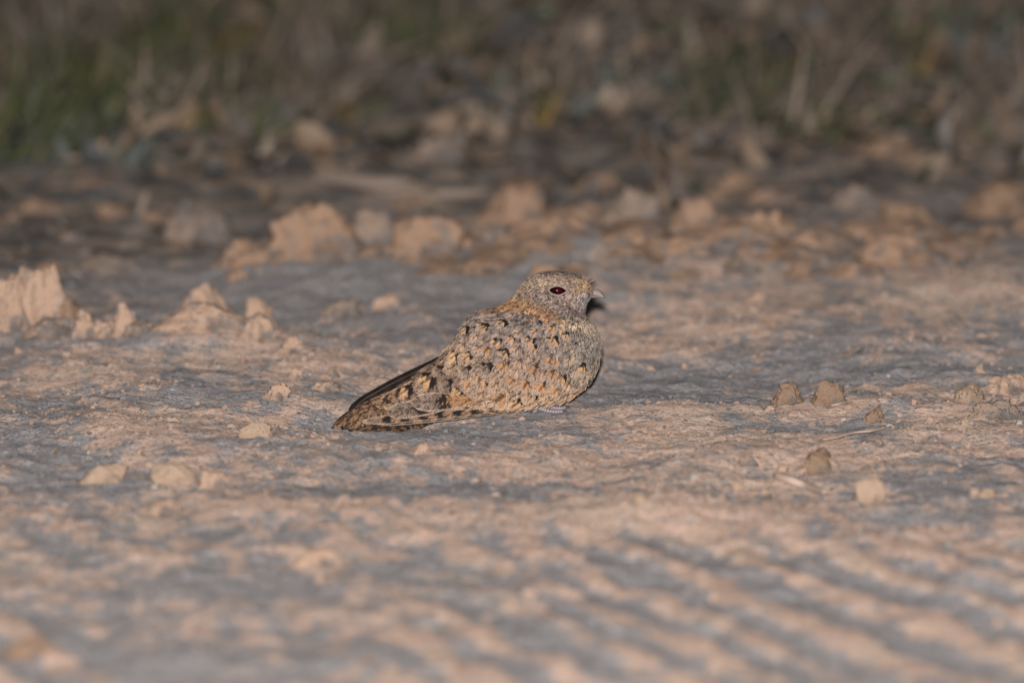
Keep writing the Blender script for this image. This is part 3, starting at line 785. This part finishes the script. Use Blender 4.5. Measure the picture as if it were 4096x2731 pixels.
def feather_grid(nu, nv, tip=0.30, base=0.35, sharp=0.5):
    u, v = np.meshgrid(np.linspace(-1, 1, nu), np.linspace(0, 1, nv)); u, v = u.ravel(), v.ravel()
    prof = base + (1 - base) * sstep(0, .55, v)
    t = np.clip((v - (1 - tip)) / tip, 0, 1)
    prof = prof * np.maximum(1 - t**2, 0) ** sharp
    prof = np.maximum(prof, 0.02)
    return u, v, prof

def orient(f, n):
    b = np.cross(n, f); b /= np.linalg.norm(b, axis=-1, keepdims=True)
    n2 = np.cross(f, b)
    return b, n2

# --- small body feathers: one uncountable part
def small_plumage():
    tri = Vb[Ft]; ar = np.linalg.norm(np.cross(tri[:, 1] - tri[:, 0], tri[:, 2] - tri[:, 0]), axis=1) / 2
    cpx = project(tri.mean(1))
    head = sstep(1260, 1215, cpx[:, 1] - 0.35 * (cpx[:, 0] - 2200).clip(0)) * (cpx[:, 0] > 1980)
    breast = sstep(2230, 2300, cpx[:, 0]) * (1 - head)
    dens = ar * (1 + 7 * head + 3.5 * breast); dens[cpx[:, 0] < 1580] = 0
    N = 14500
    idx = RNG.choice(len(Ft), N, p=dens / dens.sum())
    r1, r2 = np.sqrt(RNG.random(N)), RNG.random(N)
    P = tri[idx, 0] * (1 - r1)[:, None] + tri[idx, 1] * (r1 * (1 - r2))[:, None] + tri[idx, 2] * (r1 * r2)[:, None]
    nrm = np.cross(tri[idx, 1] - tri[idx, 0], tri[idx, 2] - tri[idx, 0]); nrm /= np.linalg.norm(nrm, axis=1)[:, None]
    pp = project(P)
    eye = (((pp[:, 0] - 2231) / 44)**2 + ((pp[:, 1] - 1162) / 22)**2 > 1) & ((pp[:, 0] < 2356) | (pp[:, 1] > 1200))
    P, nrm, pp, idx = P[eye], nrm[eye], pp[eye], idx[eye]; N = len(P)
    hd, br = head[idx], breast[idx]
    f = flow(pp); f += RNG.normal(size=f.shape) * 0.16
    f -= np.sum(f * nrm, 1)[:, None] * nrm; f /= np.linalg.norm(f, axis=1)[:, None] + 1e-9
    L = (0.0108 * (1 - hd) * (1 - br) + 0.0068 * br + 0.0044 * hd) * RNG.uniform(.75, 1.25, N)
    W = L * RNG.uniform(.55, .8, N)
    pit = np.radians(RNG.uniform(4, 13, N))
    fa = f * np.cos(pit)[:, None] + nrm * np.sin(pit)[:, None]
    b, n2 = orient(fa, nrm)
    nu, nv = 4, 6
    u, v, prof = feather_grid(nu, nv, .4, .5)
    jit = 1 + 0.22 * RNG.normal(size=(N, nu * nv)) * (v > .6)
    x = (v * jit - 0.35)[..., None] * (L[:, None, None] * fa[:, None, :])
    y = (u * prof)[None, :, None] * (W[:, None, None] / 2 * b[:, None, :])
    z = (-0.10 * (u**2) - 0.05 * v**2)[None, :, None] * (L[:, None, None] * n2[:, None, :])
    V = P[:, None, :] + x + y + z - 0.0002 * nrm[:, None, :]
    seed = RNG.random(N)
    base = zone_col(pp + RNG.normal(size=pp.shape) * 6) * RNG.uniform(.75, 1.28, (N, 1))
    tinge = RNG.random(N)
    base = np.where((tinge < .06)[:, None] & (hd < .5)[:, None], base * .4 + BUFF * .6, base)
    base = np.where((tinge > .93)[:, None], base * .35, base)
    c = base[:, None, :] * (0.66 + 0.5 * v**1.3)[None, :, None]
    shaft = (np.abs(u) < .4) * (v > .3) * (v < .9)
    c = c * (1 - 0.35 * (shaft[None] * (RNG.random(N) < .5)[:, None]))[..., None]
    c = np.concatenate([c, np.ones(c.shape[:2] + (1,))], -1)
    fuv = np.stack([(u * prof)[None] * W[:, None] * 500, (v[None] * L[:, None] - np.abs(u)[None] * W[:, None] * .45) * 1000, np.repeat(seed[:, None], nu * nv, 1)], -1)
    F = (grid_faces(nv, nu)[None] + (np.arange(N) * nu * nv)[:, None, None]).reshape(-1, 4)
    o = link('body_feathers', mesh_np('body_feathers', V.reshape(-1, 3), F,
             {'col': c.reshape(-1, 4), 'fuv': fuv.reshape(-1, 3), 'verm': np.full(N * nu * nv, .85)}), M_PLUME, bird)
    tag(o, kind='stuff')
small_plumage()

# --- one feather as its own part, painted by its own pattern(u, v) -> colour, streak strength
def feather(name, L, W, M, pattern, nu=9, nv=16, tip=.3, base=.35, sharp=.5, camber=.12, curl=.1, sweep=0.0, ragged=0.0, parent=None, seed=0, thick=0.0):
    rg = np.random.default_rng(seed)
    u, v, prof = feather_grid(nu, nv, tip, base, sharp)
    vv = v * (1 + ragged * rg.normal(size=len(v)) * (v > .7))
    x = vv * L
    y = u * prof * W / 2 + sweep * L * (v**2)
    z = -camber * W * (u**2) - curl * L * v**2
    V = np.stack([x, y, z], -1) @ np.array(M[0]).T + M[1]
    col, verm = pattern(u, v, rg)
    col = np.concatenate([col, np.ones((len(col), 1))], 1)
    fuv = np.stack([u * prof * W * 500, (v * L - np.abs(u) * W * .45) * 1000, np.full(len(u), seed * .137 % 7)], -1)
    F = grid_faces(nv, nu)
    return link(name, mesh_np(name, V, F, {'col': col, 'verm': verm, 'fuv': fuv}), M_PLUME, parent or bird)

def frame(p, f, n):
    f = f / np.linalg.norm(f); n = n - (n @ f) * f; n /= np.linalg.norm(n); b = np.cross(n, f)
    return (np.stack([f, b, n], 1), p)

def spot_pattern(buff, black, basec, two=True, bw=1.0):
    def pat(u, v, rg):
        c = np.tile(basec * rg.uniform(.85, 1.1), (len(u), 1)); verm = np.full(len(u), .9)
        side = rg.choice((-1, 1)); off = rg.uniform(-.15, .15)
        wob = .09 * np.sin(u * 9 + rg.uniform(0, 6)) + .05 * rg.normal(size=len(u))
        arch = .66 * np.clip((v - .34) / .30, 0, 1) ** .7                # pointed at the inner end
        inside = (np.abs(u - off) < arch + wob) & (v > .34) & (v < .74 + wob)
        c[inside] = buff * rg.uniform(.85, 1.1); verm[inside] = .45
        fade = ((v >= .74) & (np.abs(u - off) < .85))
        c[fade] = c[fade] * .5 + (basec * .55 + PALE * .45) * .5
        blk = (np.abs(u - off - .1 * side) < bw * .55 + wob) & ~inside & (v > .16) & (v < .56) & (np.abs(u - off) < arch + .45 * bw)
        c[blk] = black; verm[blk] = .3
        line = (np.abs(u - off - .10 * side) < .10 + .25 * np.clip(.62 - v, 0, 1)) & (v > .34) & (v < .72)
        c[line] = c[line] * .25 + black * .5
        return c, verm
    return pat

def surf(px, py):
    h = BVH.ray_cast(Vector(CAM), Vector(ray(px, py)))
    if h[0] is None: return None
    p, n = np.array(h[0]), np.array(h[1])
    if n @ ray(px, py) > 0: n = -n
    return p, n

def z2(x, y): return 1250 + x * .5527, 1040 + y * .5527
SPOTS = [ # place in the enlarged picture, size px, kind  (B: strong black mark, O: buff pair, o: small)
 (1115, 500, 62, 'B'), (1255, 490, 62, 'B'), (1385, 465, 58, 'B'), (1445, 565, 58, 'O'), (1580, 572, 66, 'B'), (1748, 575, 66, 'B'), (1735, 490, 66, 'P'), (1838, 545, 46, 'O'),
 (1345, 590, 58, 'O'), (1275, 645, 62, 'P'), (1400, 668, 50, 'B'), (1040, 680, 82, 'B'), (1140, 690, 80, 'O'), (1395, 755, 82, 'P'), (1490, 735, 56, 'o'), (1612, 780, 84, 'P'), (1712, 705, 62, 'P'),
 (1768, 725, 54, 'P'), (1850, 715, 52, 'o'), (1895, 705, 44, 'o'), (1745, 805, 80, 'P'), (1955, 775, 66, 'O'), (1248, 860, 96, 'B'), (1145, 885, 74, 'P'), (1442, 860, 66, 'P'), (1545, 880, 84, 'P'),
 (1655, 895, 80, 'P'), (1765, 925, 84, 'P'), (1808, 850, 66, 'B'), (1380, 985, 110, 'P'), (1490, 1025, 88, 'O'), (1895, 965, 60, 'o'), (850, 880, 104, 'B'), (885, 985, 100, 'O'), (1265, 770, 74, 'D'),
 (930, 790, 60, 'D'), (985, 890, 72, 'D'), (1070, 950, 70, 'O'), (1480, 640, 52, 'o'), (1600, 635, 50, 'O'), (1500, 520, 52, 'o'), (1610, 515, 52, 'o'), (1090, 620, 62, 'o'), (1330, 900, 66, 'o'),
 (1690, 985, 60, 'O'), (1580, 985, 64, 'o'), (1850, 900, 54, 'o'), (1200, 1010, 86, 'o'), (1300, 1050, 76, 'o'), (1600, 1050, 60, 'o'), (1800, 985, 52, 'o'), (1000, 1040, 84, 'o'), (690, 955, 88, 'B'),
 (1560, 700, 48, 'o'), (1900, 800, 48, 'o'), (1960, 860, 44, 'o'), (1320, 830, 60, 'o'), (1120, 790, 66, 'D'), (1210, 640, 56, 'o'), (1190, 560, 50, 'o'), (1520, 140, 20, 'D'), (1690, 122, 22, 'D'), (1560, 160, 18, 'D'),
 (1000, 620, 60, 'o'), (1440, 400, 40, 'o'), (1640, 460, 40, 'D'), (1680, 820, 50, 'o'), (1480, 800, 50, 'o'), (1230, 940, 70, 'o'), (1010, 770, 60, 'o'), (1900, 610, 26, 'D'), (2000, 820, 40, 'o'), (1830, 1010, 50, 'o')]
order = sorted(range(len(SPOTS)), key=lambda i: SPOTS[i][0] + .6 * SPOTS[i][1])
for rank, i in enumerate(order):
    zx, zy, s, kd = SPOTS[i]
    px, py = z2(zx, zy); h = surf(px, py)
    if h is None: continue
    p, n = h; f = flow(np.array([[px, py]]))[0]; f = f - (f @ n) * n; f /= np.linalg.norm(f)
    L = s * .00020 * 1.15; W = L * random.uniform(.78, .98)
    pit = math.radians(random.uniform(9, 14)); fa = f * math.cos(pit) + n * math.sin(pit)
    zc = zone_col(np.array([[px, py]]))[0]
    if kd == 'B': pat = spot_pattern(BUFF, BLK, zc, True, 1.7)
    elif kd == 'O': pat = spot_pattern(BUFF * .98, BLK * 1.2, zc, True, 1.15)
    elif kd == 'P': pat = spot_pattern(ORNG * .98, BRN * .6, zc, True, .6)
    elif kd == 'D': pat = spot_pattern(zc * .8, BLK, zc * .9, True, 1.3)
    else: pat = spot_pattern((BUFF + zc) * .55, BRN, zc, True, .5)
    feather('covert_feather', L, W, frame(p - fa * L * .42 + n * .0016, fa, n), pat, nu=13, nv=18, tip=.42, base=.6, ragged=.05, curl=.07, seed=500 + i)

# --- flight and tail feathers
CAMD = -ray(1700, 1600)
def flight(name, b, t, wpx, yb, yt, tilt, pat, seed, nv=44, tip=.22, sharp=.55, sweep=0.0, curl=0.02, base=.6, label=None):
    B = px_plane(*b, yb); T = px_plane(*t, yt)
    f = T - B; L = np.linalg.norm(f)
    n = CAMD * math.cos(math.radians(tilt)) + np.array((0, 0, 1.0)) * math.sin(math.radians(tilt))
    o = feather(name, L, wpx * .0002, frame(B, f, n), pat, nu=9, nv=nv, tip=tip, sharp=sharp, sweep=sweep, curl=curl, base=base, camber=.10, seed=seed)
    if label: o['label'] = label
    return o

def barred(pale, dark, n, duty=.5, jag=.25, edge=PALE * .8, tipc=None, verm=.35, phase=0.0, edgew=.09, warp=.12):
    def pat(u, v, rg):
        w = v * n + phase + jag * np.abs(u) + warp * perlin(u * 1.7 + rg.uniform(0, 50), v * n * 1.3, rg.uniform(0, 50))
        m = (w % 1.0) < duty
        c = np.where(m[:, None], dark, pale) * (0.85 + .3 * rg.random((len(u), 1)))
        if tipc is not None:
            k = sstep(.87, .91, v)[:, None]; c = c * (1 - k) + k * tipc
        e = (np.abs(u) > 1 - edgew)[:, None] | ((v > .975)[:, None])
        c = np.where(e, edge, c)
        sh = (np.abs(u) < .1)[:, None]; c = np.where(sh, c * .75, c)
        return c, np.full(len(u), verm)
    return pat

GR, GRB = cc(138, 118, 102), cc(140, 108, 82)
DK, DK2 = cc(42, 35, 33), cc(52, 40, 34)
TB = cc(150, 118, 90)
# far wing: two dark primaries reaching past the tail
flight('primary_feather', (1770, 1432), (1392, 1640), 62, .019, .013, 30, barred(DK * .7, DK * .45, 6, .5, edge=DK * .5), 1, label='dark primary feather of the far wing')
flight('primary_feather', (1700, 1478), (1420, 1634), 44, .016, .011, 30, barred(DK, DK * .6, 5, .5, edge=GR * .6), 2)
# tail: central feathers, then the outer ones spread under the near wing
for j, (b, t, w, yb, yt, tl) in enumerate([((1690, 1520), (1312, 1712), 78, .004, .004, 38), ((1690, 1545), (1322, 1708), 84, -.003, -.003, 34), ((1700, 1570), (1360, 1705), 80, -.009, -.007, 30)]):
    flight('tail_feather', b, t, w, yb, yt, tl, barred(TB, cc(86, 64, 50), 7 + j, .34, .5, edge=BLK * 1.6, verm=1.0, phase=j * .3, warp=1.1, edgew=.14), 20 + j, tip=.32, sharp=.8)
for j, (b, t, w) in enumerate([((1690, 1640), (1390, 1712), 62), ((1700, 1655), (1425, 1722), 62), ((1710, 1668), (1470, 1733), 60), ((1722, 1676), (1515, 1740), 56), ((1730, 1680), (1548, 1738), 44)]):
    flight('tail_feather', b, t, w, -.009 - .001 * j, -.008 - .0015 * j, 26, barred(cc(122, 90, 62), DK2 * .8, 6 + .5 * j, .58, .4, edge=BLK * 1.5, verm=.8, phase=.2 * j, edgew=.06, warp=.6), 30 + j, tip=.18, sharp=.4)
# near wing: primaries along the lower edge
flight('primary_feather', (1985, 1648), (1560, 1690), 34, -.0235, -.017, 8, barred(GRB * .8, DK * .8, 9, .6, edge=DK, phase=.1), 40)
flight('primary_feather', (1990, 1645), (1500, 1690), 36, -.0245, -.018, 8, barred(GRB, DK, 8, .55, phase=.4), 41)
flight('primary_feather', (1975, 1640), (1448, 1685), 36, -.0255, -.019, 8, barred(cc(158, 124, 98), DK, 7.5, .55, edge=PALE * .85, tipc=cc(140, 120, 104), verm=.7, phase=.15), 42, label='longest primary feather, barred, with a pale tip')
# secondaries and tertials with rounded pale-edged tips
flight('tertial_feather', (1800, 1480), (1500, 1622), 62, -.016, -.010, 20, barred(TB, cc(70, 52, 42), 6, .40, .4, edge=cc(188, 162, 136), verm=1.0), 50, tip=.3)
flight('tertial_feather', (1830, 1510), (1535, 1630), 66, -.019, -.013, 18, barred(cc(158, 132, 108), BLK * 1.3, 3.3, .25, .3, edge=cc(196, 170, 144), verm=.9, phase=.55), 51, tip=.3)
def bands(stops, edge, verm=.4):
    def pat(u, v, rg):
        w = v + .10 * np.abs(u) + .035 * rg.normal(size=len(u))
        c = np.tile(stops[-1][1], (len(u), 1)).astype(float)
        for e, col in reversed(stops): c[w < e] = col
        c *= .88 + .24 * rg.random((len(u), 1))
        c[(np.abs(u) > .93) | (v > .98)] = edge
        c[np.abs(u) < .08] *= .7
        return c, np.full(len(u), verm)
    return pat
EDG = cc(200, 178, 158)
flight('secondary_feather', (1850, 1600), (1549, 1650), 70, -.0290, -.0235, 8, bands([(.18, DK), (.30, GR), (.42, DK), (.50, GRB), (.66, DK), (.74, cc(120, 100, 84)), (1, cc(142, 122, 106))], EDG, .9), 52, tip=.26)
flight('secondary_feather', (1890, 1598), (1645, 1610), 76, -.0320, -.0275, 8, bands([(.44, cc(176, 132, 92)), (.57, DK), (.70, cc(124, 104, 88)), (1, cc(146, 126, 112))], EDG, .9), 53, tip=.30)

# --- eyes
def almond(n):
    t = np.linspace(0, 2 * np.pi, n, endpoint=False); x = np.cos(t); y = np.sin(t)
    y = y * np.where(x > 0, 1 - .55 * x**2, 1 - .12 * x**2); y = np.where(y > 0, y * .95 + .05 * x, y)
    return x, y
def make_eye(px, py, side):
    h = surf(px, py); p, n = h
    if side < 0:
        q = p.copy(); h = BVH.ray_cast(Vector(p + np.array((0, .2, 0))), Vector((0, -1, 0)))
        p = np.array(h[0]); n = np.array(h[1]); n = n if n[1] > 0 else -n
    n = n * .5 + np.array((0.05, -side, .1)) * .8; n /= np.linalg.norm(n)
    ex = np.array((1.0, 0, -.05)); ex -= (ex @ n) * n; ex /= np.linalg.norm(ex)
    ey = np.cross(n, ex) * side; ey = ey if ey[2] > 0 else -ey
    na, nr = 40, 10
    ax, ay = almond(na)
    A, B2 = .0070, .0034
    V = [p + n * .0026]
    for r in np.linspace(1 / nr, 1, nr):
        X_, Y_ = ax * r * A, ay * r * B2
        hgt = .0026 - .0016 * r**2 - 18 * X_**2 * .9
        V.append(p + X_[:, None] * ex + Y_[:, None] * ey + hgt[:, None] * n)
    V = np.concatenate([np.array(V[0])[None]] + V[1:])
    F = [(0, 1 + j, 1 + (j + 1) % na) for j in range(na)]
    for r in range(nr - 1):
        for j in range(na):
            a, b, c, d = 1 + r * na + j, 1 + r * na + (j + 1) % na, 1 + (r + 1) * na + (j + 1) % na, 1 + (r + 1) * na + j
            F += [(a, d, c), (a, c, b)]
    eye = link('eye', mesh_np('eye', V, np.array(F)), M_EYE, bird)
    # pupil with the flash's red reflection painted on, slightly proud of the dark eyeball
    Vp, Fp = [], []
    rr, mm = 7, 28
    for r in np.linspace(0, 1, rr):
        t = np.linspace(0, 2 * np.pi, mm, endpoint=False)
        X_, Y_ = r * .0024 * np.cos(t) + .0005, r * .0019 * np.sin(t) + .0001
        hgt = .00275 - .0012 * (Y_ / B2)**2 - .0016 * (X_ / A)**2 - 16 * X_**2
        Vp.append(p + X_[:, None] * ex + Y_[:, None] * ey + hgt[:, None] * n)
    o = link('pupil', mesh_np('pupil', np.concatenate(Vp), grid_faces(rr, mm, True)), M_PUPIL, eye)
    if side > 0: o['label'] = 'pupil painted dark red as flash red-eye'
    X_, Y_ = ax * A * 1.04, ay * B2 * 1.10
    hgt = .0010 - 14 * X_**2
    P = p + X_[:, None] * ex + Y_[:, None] * ey + hgt[:, None] * n
    P = np.concatenate([P, P[:2]])
    Vt, Ft_ = tube(P, .00055, 8)
    link('eyelid', mesh_np('eyelid', Vt, Ft_), M_LID, eye)
make_eye(2231, 1162, 1)
make_eye(2231, 1162, -1)

# --- bill
def loft(pix_top, pix_bot, hw, ncirc=14):
    Vv = []
    for a, b, w in zip(pix_top, pix_bot, hw):
        T, B = px_plane(*a), px_plane(*b); c, v = (T + B) / 2, (T - B) / 2
        t = np.linspace(0, 2 * np.pi, ncirc, endpoint=False)
        Vv.append(c + np.cos(t)[:, None] * v + np.sin(t)[:, None] * np.array((-YAW * .3, 1, 0)) * w)
    return np.concatenate(Vv), grid_faces(len(hw), ncirc, True)
ut = spline([(2352, 1160), (2368, 1159), (2382, 1156), (2397, 1160), (2409, 1171), (2416, 1182), (2419, 1193)], 16)
ub = spline([(2350, 1174), (2367, 1180), (2382, 1186), (2394, 1189), (2405, 1191), (2413, 1192), (2418.5, 1194)], 16)
hw = np.interp(np.linspace(0, 1, 16), [0, .3, .6, .85, 1], [.0050, .0042, .0030, .0016, .0002])
V, F = loft(ut, ub, hw)
tcol = np.tile(cc(160, 144, 140), (len(V), 1)); ring = np.arange(len(V)) // 14; ang = (np.arange(len(V)) % 14) / 14 * 2 * np.pi
dk = sstep(.55, .9, np.cos(ang)) * sstep(8, 11, ring); tcol = tcol * (1 - .85 * dk[:, None]); tcol[ring >= 14] *= .3
bill = link('bill', mesh_np('bill', V, F, {'col': np.concatenate([tcol, np.ones((len(V), 1))], 1)}), M_BILL, bird)
V, F = loft(spline([(2346, 1178), (2370, 1181), (2388, 1185), (2399, 1189)], 8), spline([(2346, 1194), (2368, 1190), (2386, 1190), (2399, 1191)], 8), np.linspace(.0052, .0012, 8))
link('lower_mandible', mesh_np('lower_mandible', V, F, {'col': np.tile(np.append(cc(150, 136, 136), 1), (len(V), 1))}), M_BILL, bill)
# bristles above the gape
Vs, Fs, off = [], [], 0
rb = np.random.default_rng(4)
for j in range(26):
    a = rb.uniform(0, 1); yl = rb.uniform(-.006, .004)
    p0 = px_plane(2348 + 14 * a, 1128 + 34 * a, yl); p1 = px_plane(2360 + 18 * a + rb.uniform(4, 16), 1116 + 34 * a + rb.uniform(-14, 6), yl - .002)
    v_, f_ = tube(spline(np.array([p0, (p0 + p1) / 2 + (0, 0, .0006), p1]), 5), np.linspace(.00022, .0001, 5), 4)
    Vs.append(v_); Fs.append(f_ + off); off += len(v_)
o = link('bristles', mesh_np('bristles', np.concatenate(Vs), np.concatenate(Fs)), M_BRISTLE, bird); tag(o, kind='stuff')

# --- feet
def make_foot(dy, dx):
    foot = bpy.data.objects.new('foot', None); COL.objects.link(foot); foot.parent = bird
    def q(px, py, lift): 
        p = px_plane(px + dx, py, -.014 + dy); p[2] = max(ghs(p[0], p[1]) + lift, p[2] - .002 if lift > .003 else -1); return p
    TOES = [[(2150, 1626, .006), (2175, 1636, .0032), (2205, 1644, .0016), (2235, 1646, .0016), (2250, 1645, .0018)],
            [(2155, 1626, .006), (2190, 1634, .004), (2220, 1634, .0026), (2245, 1628, .0024), (2262, 1622, .0024)],
            [(2152, 1628, .005), (2142, 1640, .0022), (2132, 1652, .0014)]]
    for j, tpix in enumerate(TOES):
        P = []
        for a in tpix:
            p = px_plane(a[0] + dx, a[1], -.014 + dy - .004 * (j == 0) + .005 * (j == 1)); p[2] = ghs(p[0], p[1]) + a[2]; P.append(p)
        n = 34; P = spline(np.array(P), n)
        s = np.linspace(0, 1, n)
        rad = np.interp(s, [0, .3, 1], [.0020, .0015, .0010]) * (1 + .13 * np.sin(s * 70))
        V, F = tube(P, rad, 10)
        rg_ = np.repeat(np.arange(n), 10); rg_ = np.concatenate([rg_, [0, n - 1]])
        c = np.where((np.sin(s * 70) > -.2)[rg_][:, None], cc(170, 156, 160), cc(104, 92, 98))
        toe = link('toe', mesh_np('toe', V, F, {'col': np.concatenate([c, np.ones((len(c), 1))], 1)}), M_FOOT, foot)
        d = P[-1] - P[-3]; d /= np.linalg.norm(d)
        CP = spline(np.array([P[-1], P[-1] + d * .0022 + (0, 0, .0004), P[-1] + d * .0040 - (0, 0, .0008)]), 8)
        V, F = tube(CP, np.linspace(.0010, .0002, 8), 8)
        if j < 2: toe['label'] = 'pale lilac grey toe with dark scale gaps'
        # claw is kept on the foot level so the tree stays three deep
        link('claw', mesh_np('claw', V, F), M_BRISTLE, foot)
    return foot
make_foot(0.0, 0)
make_foot(0.026, -20)
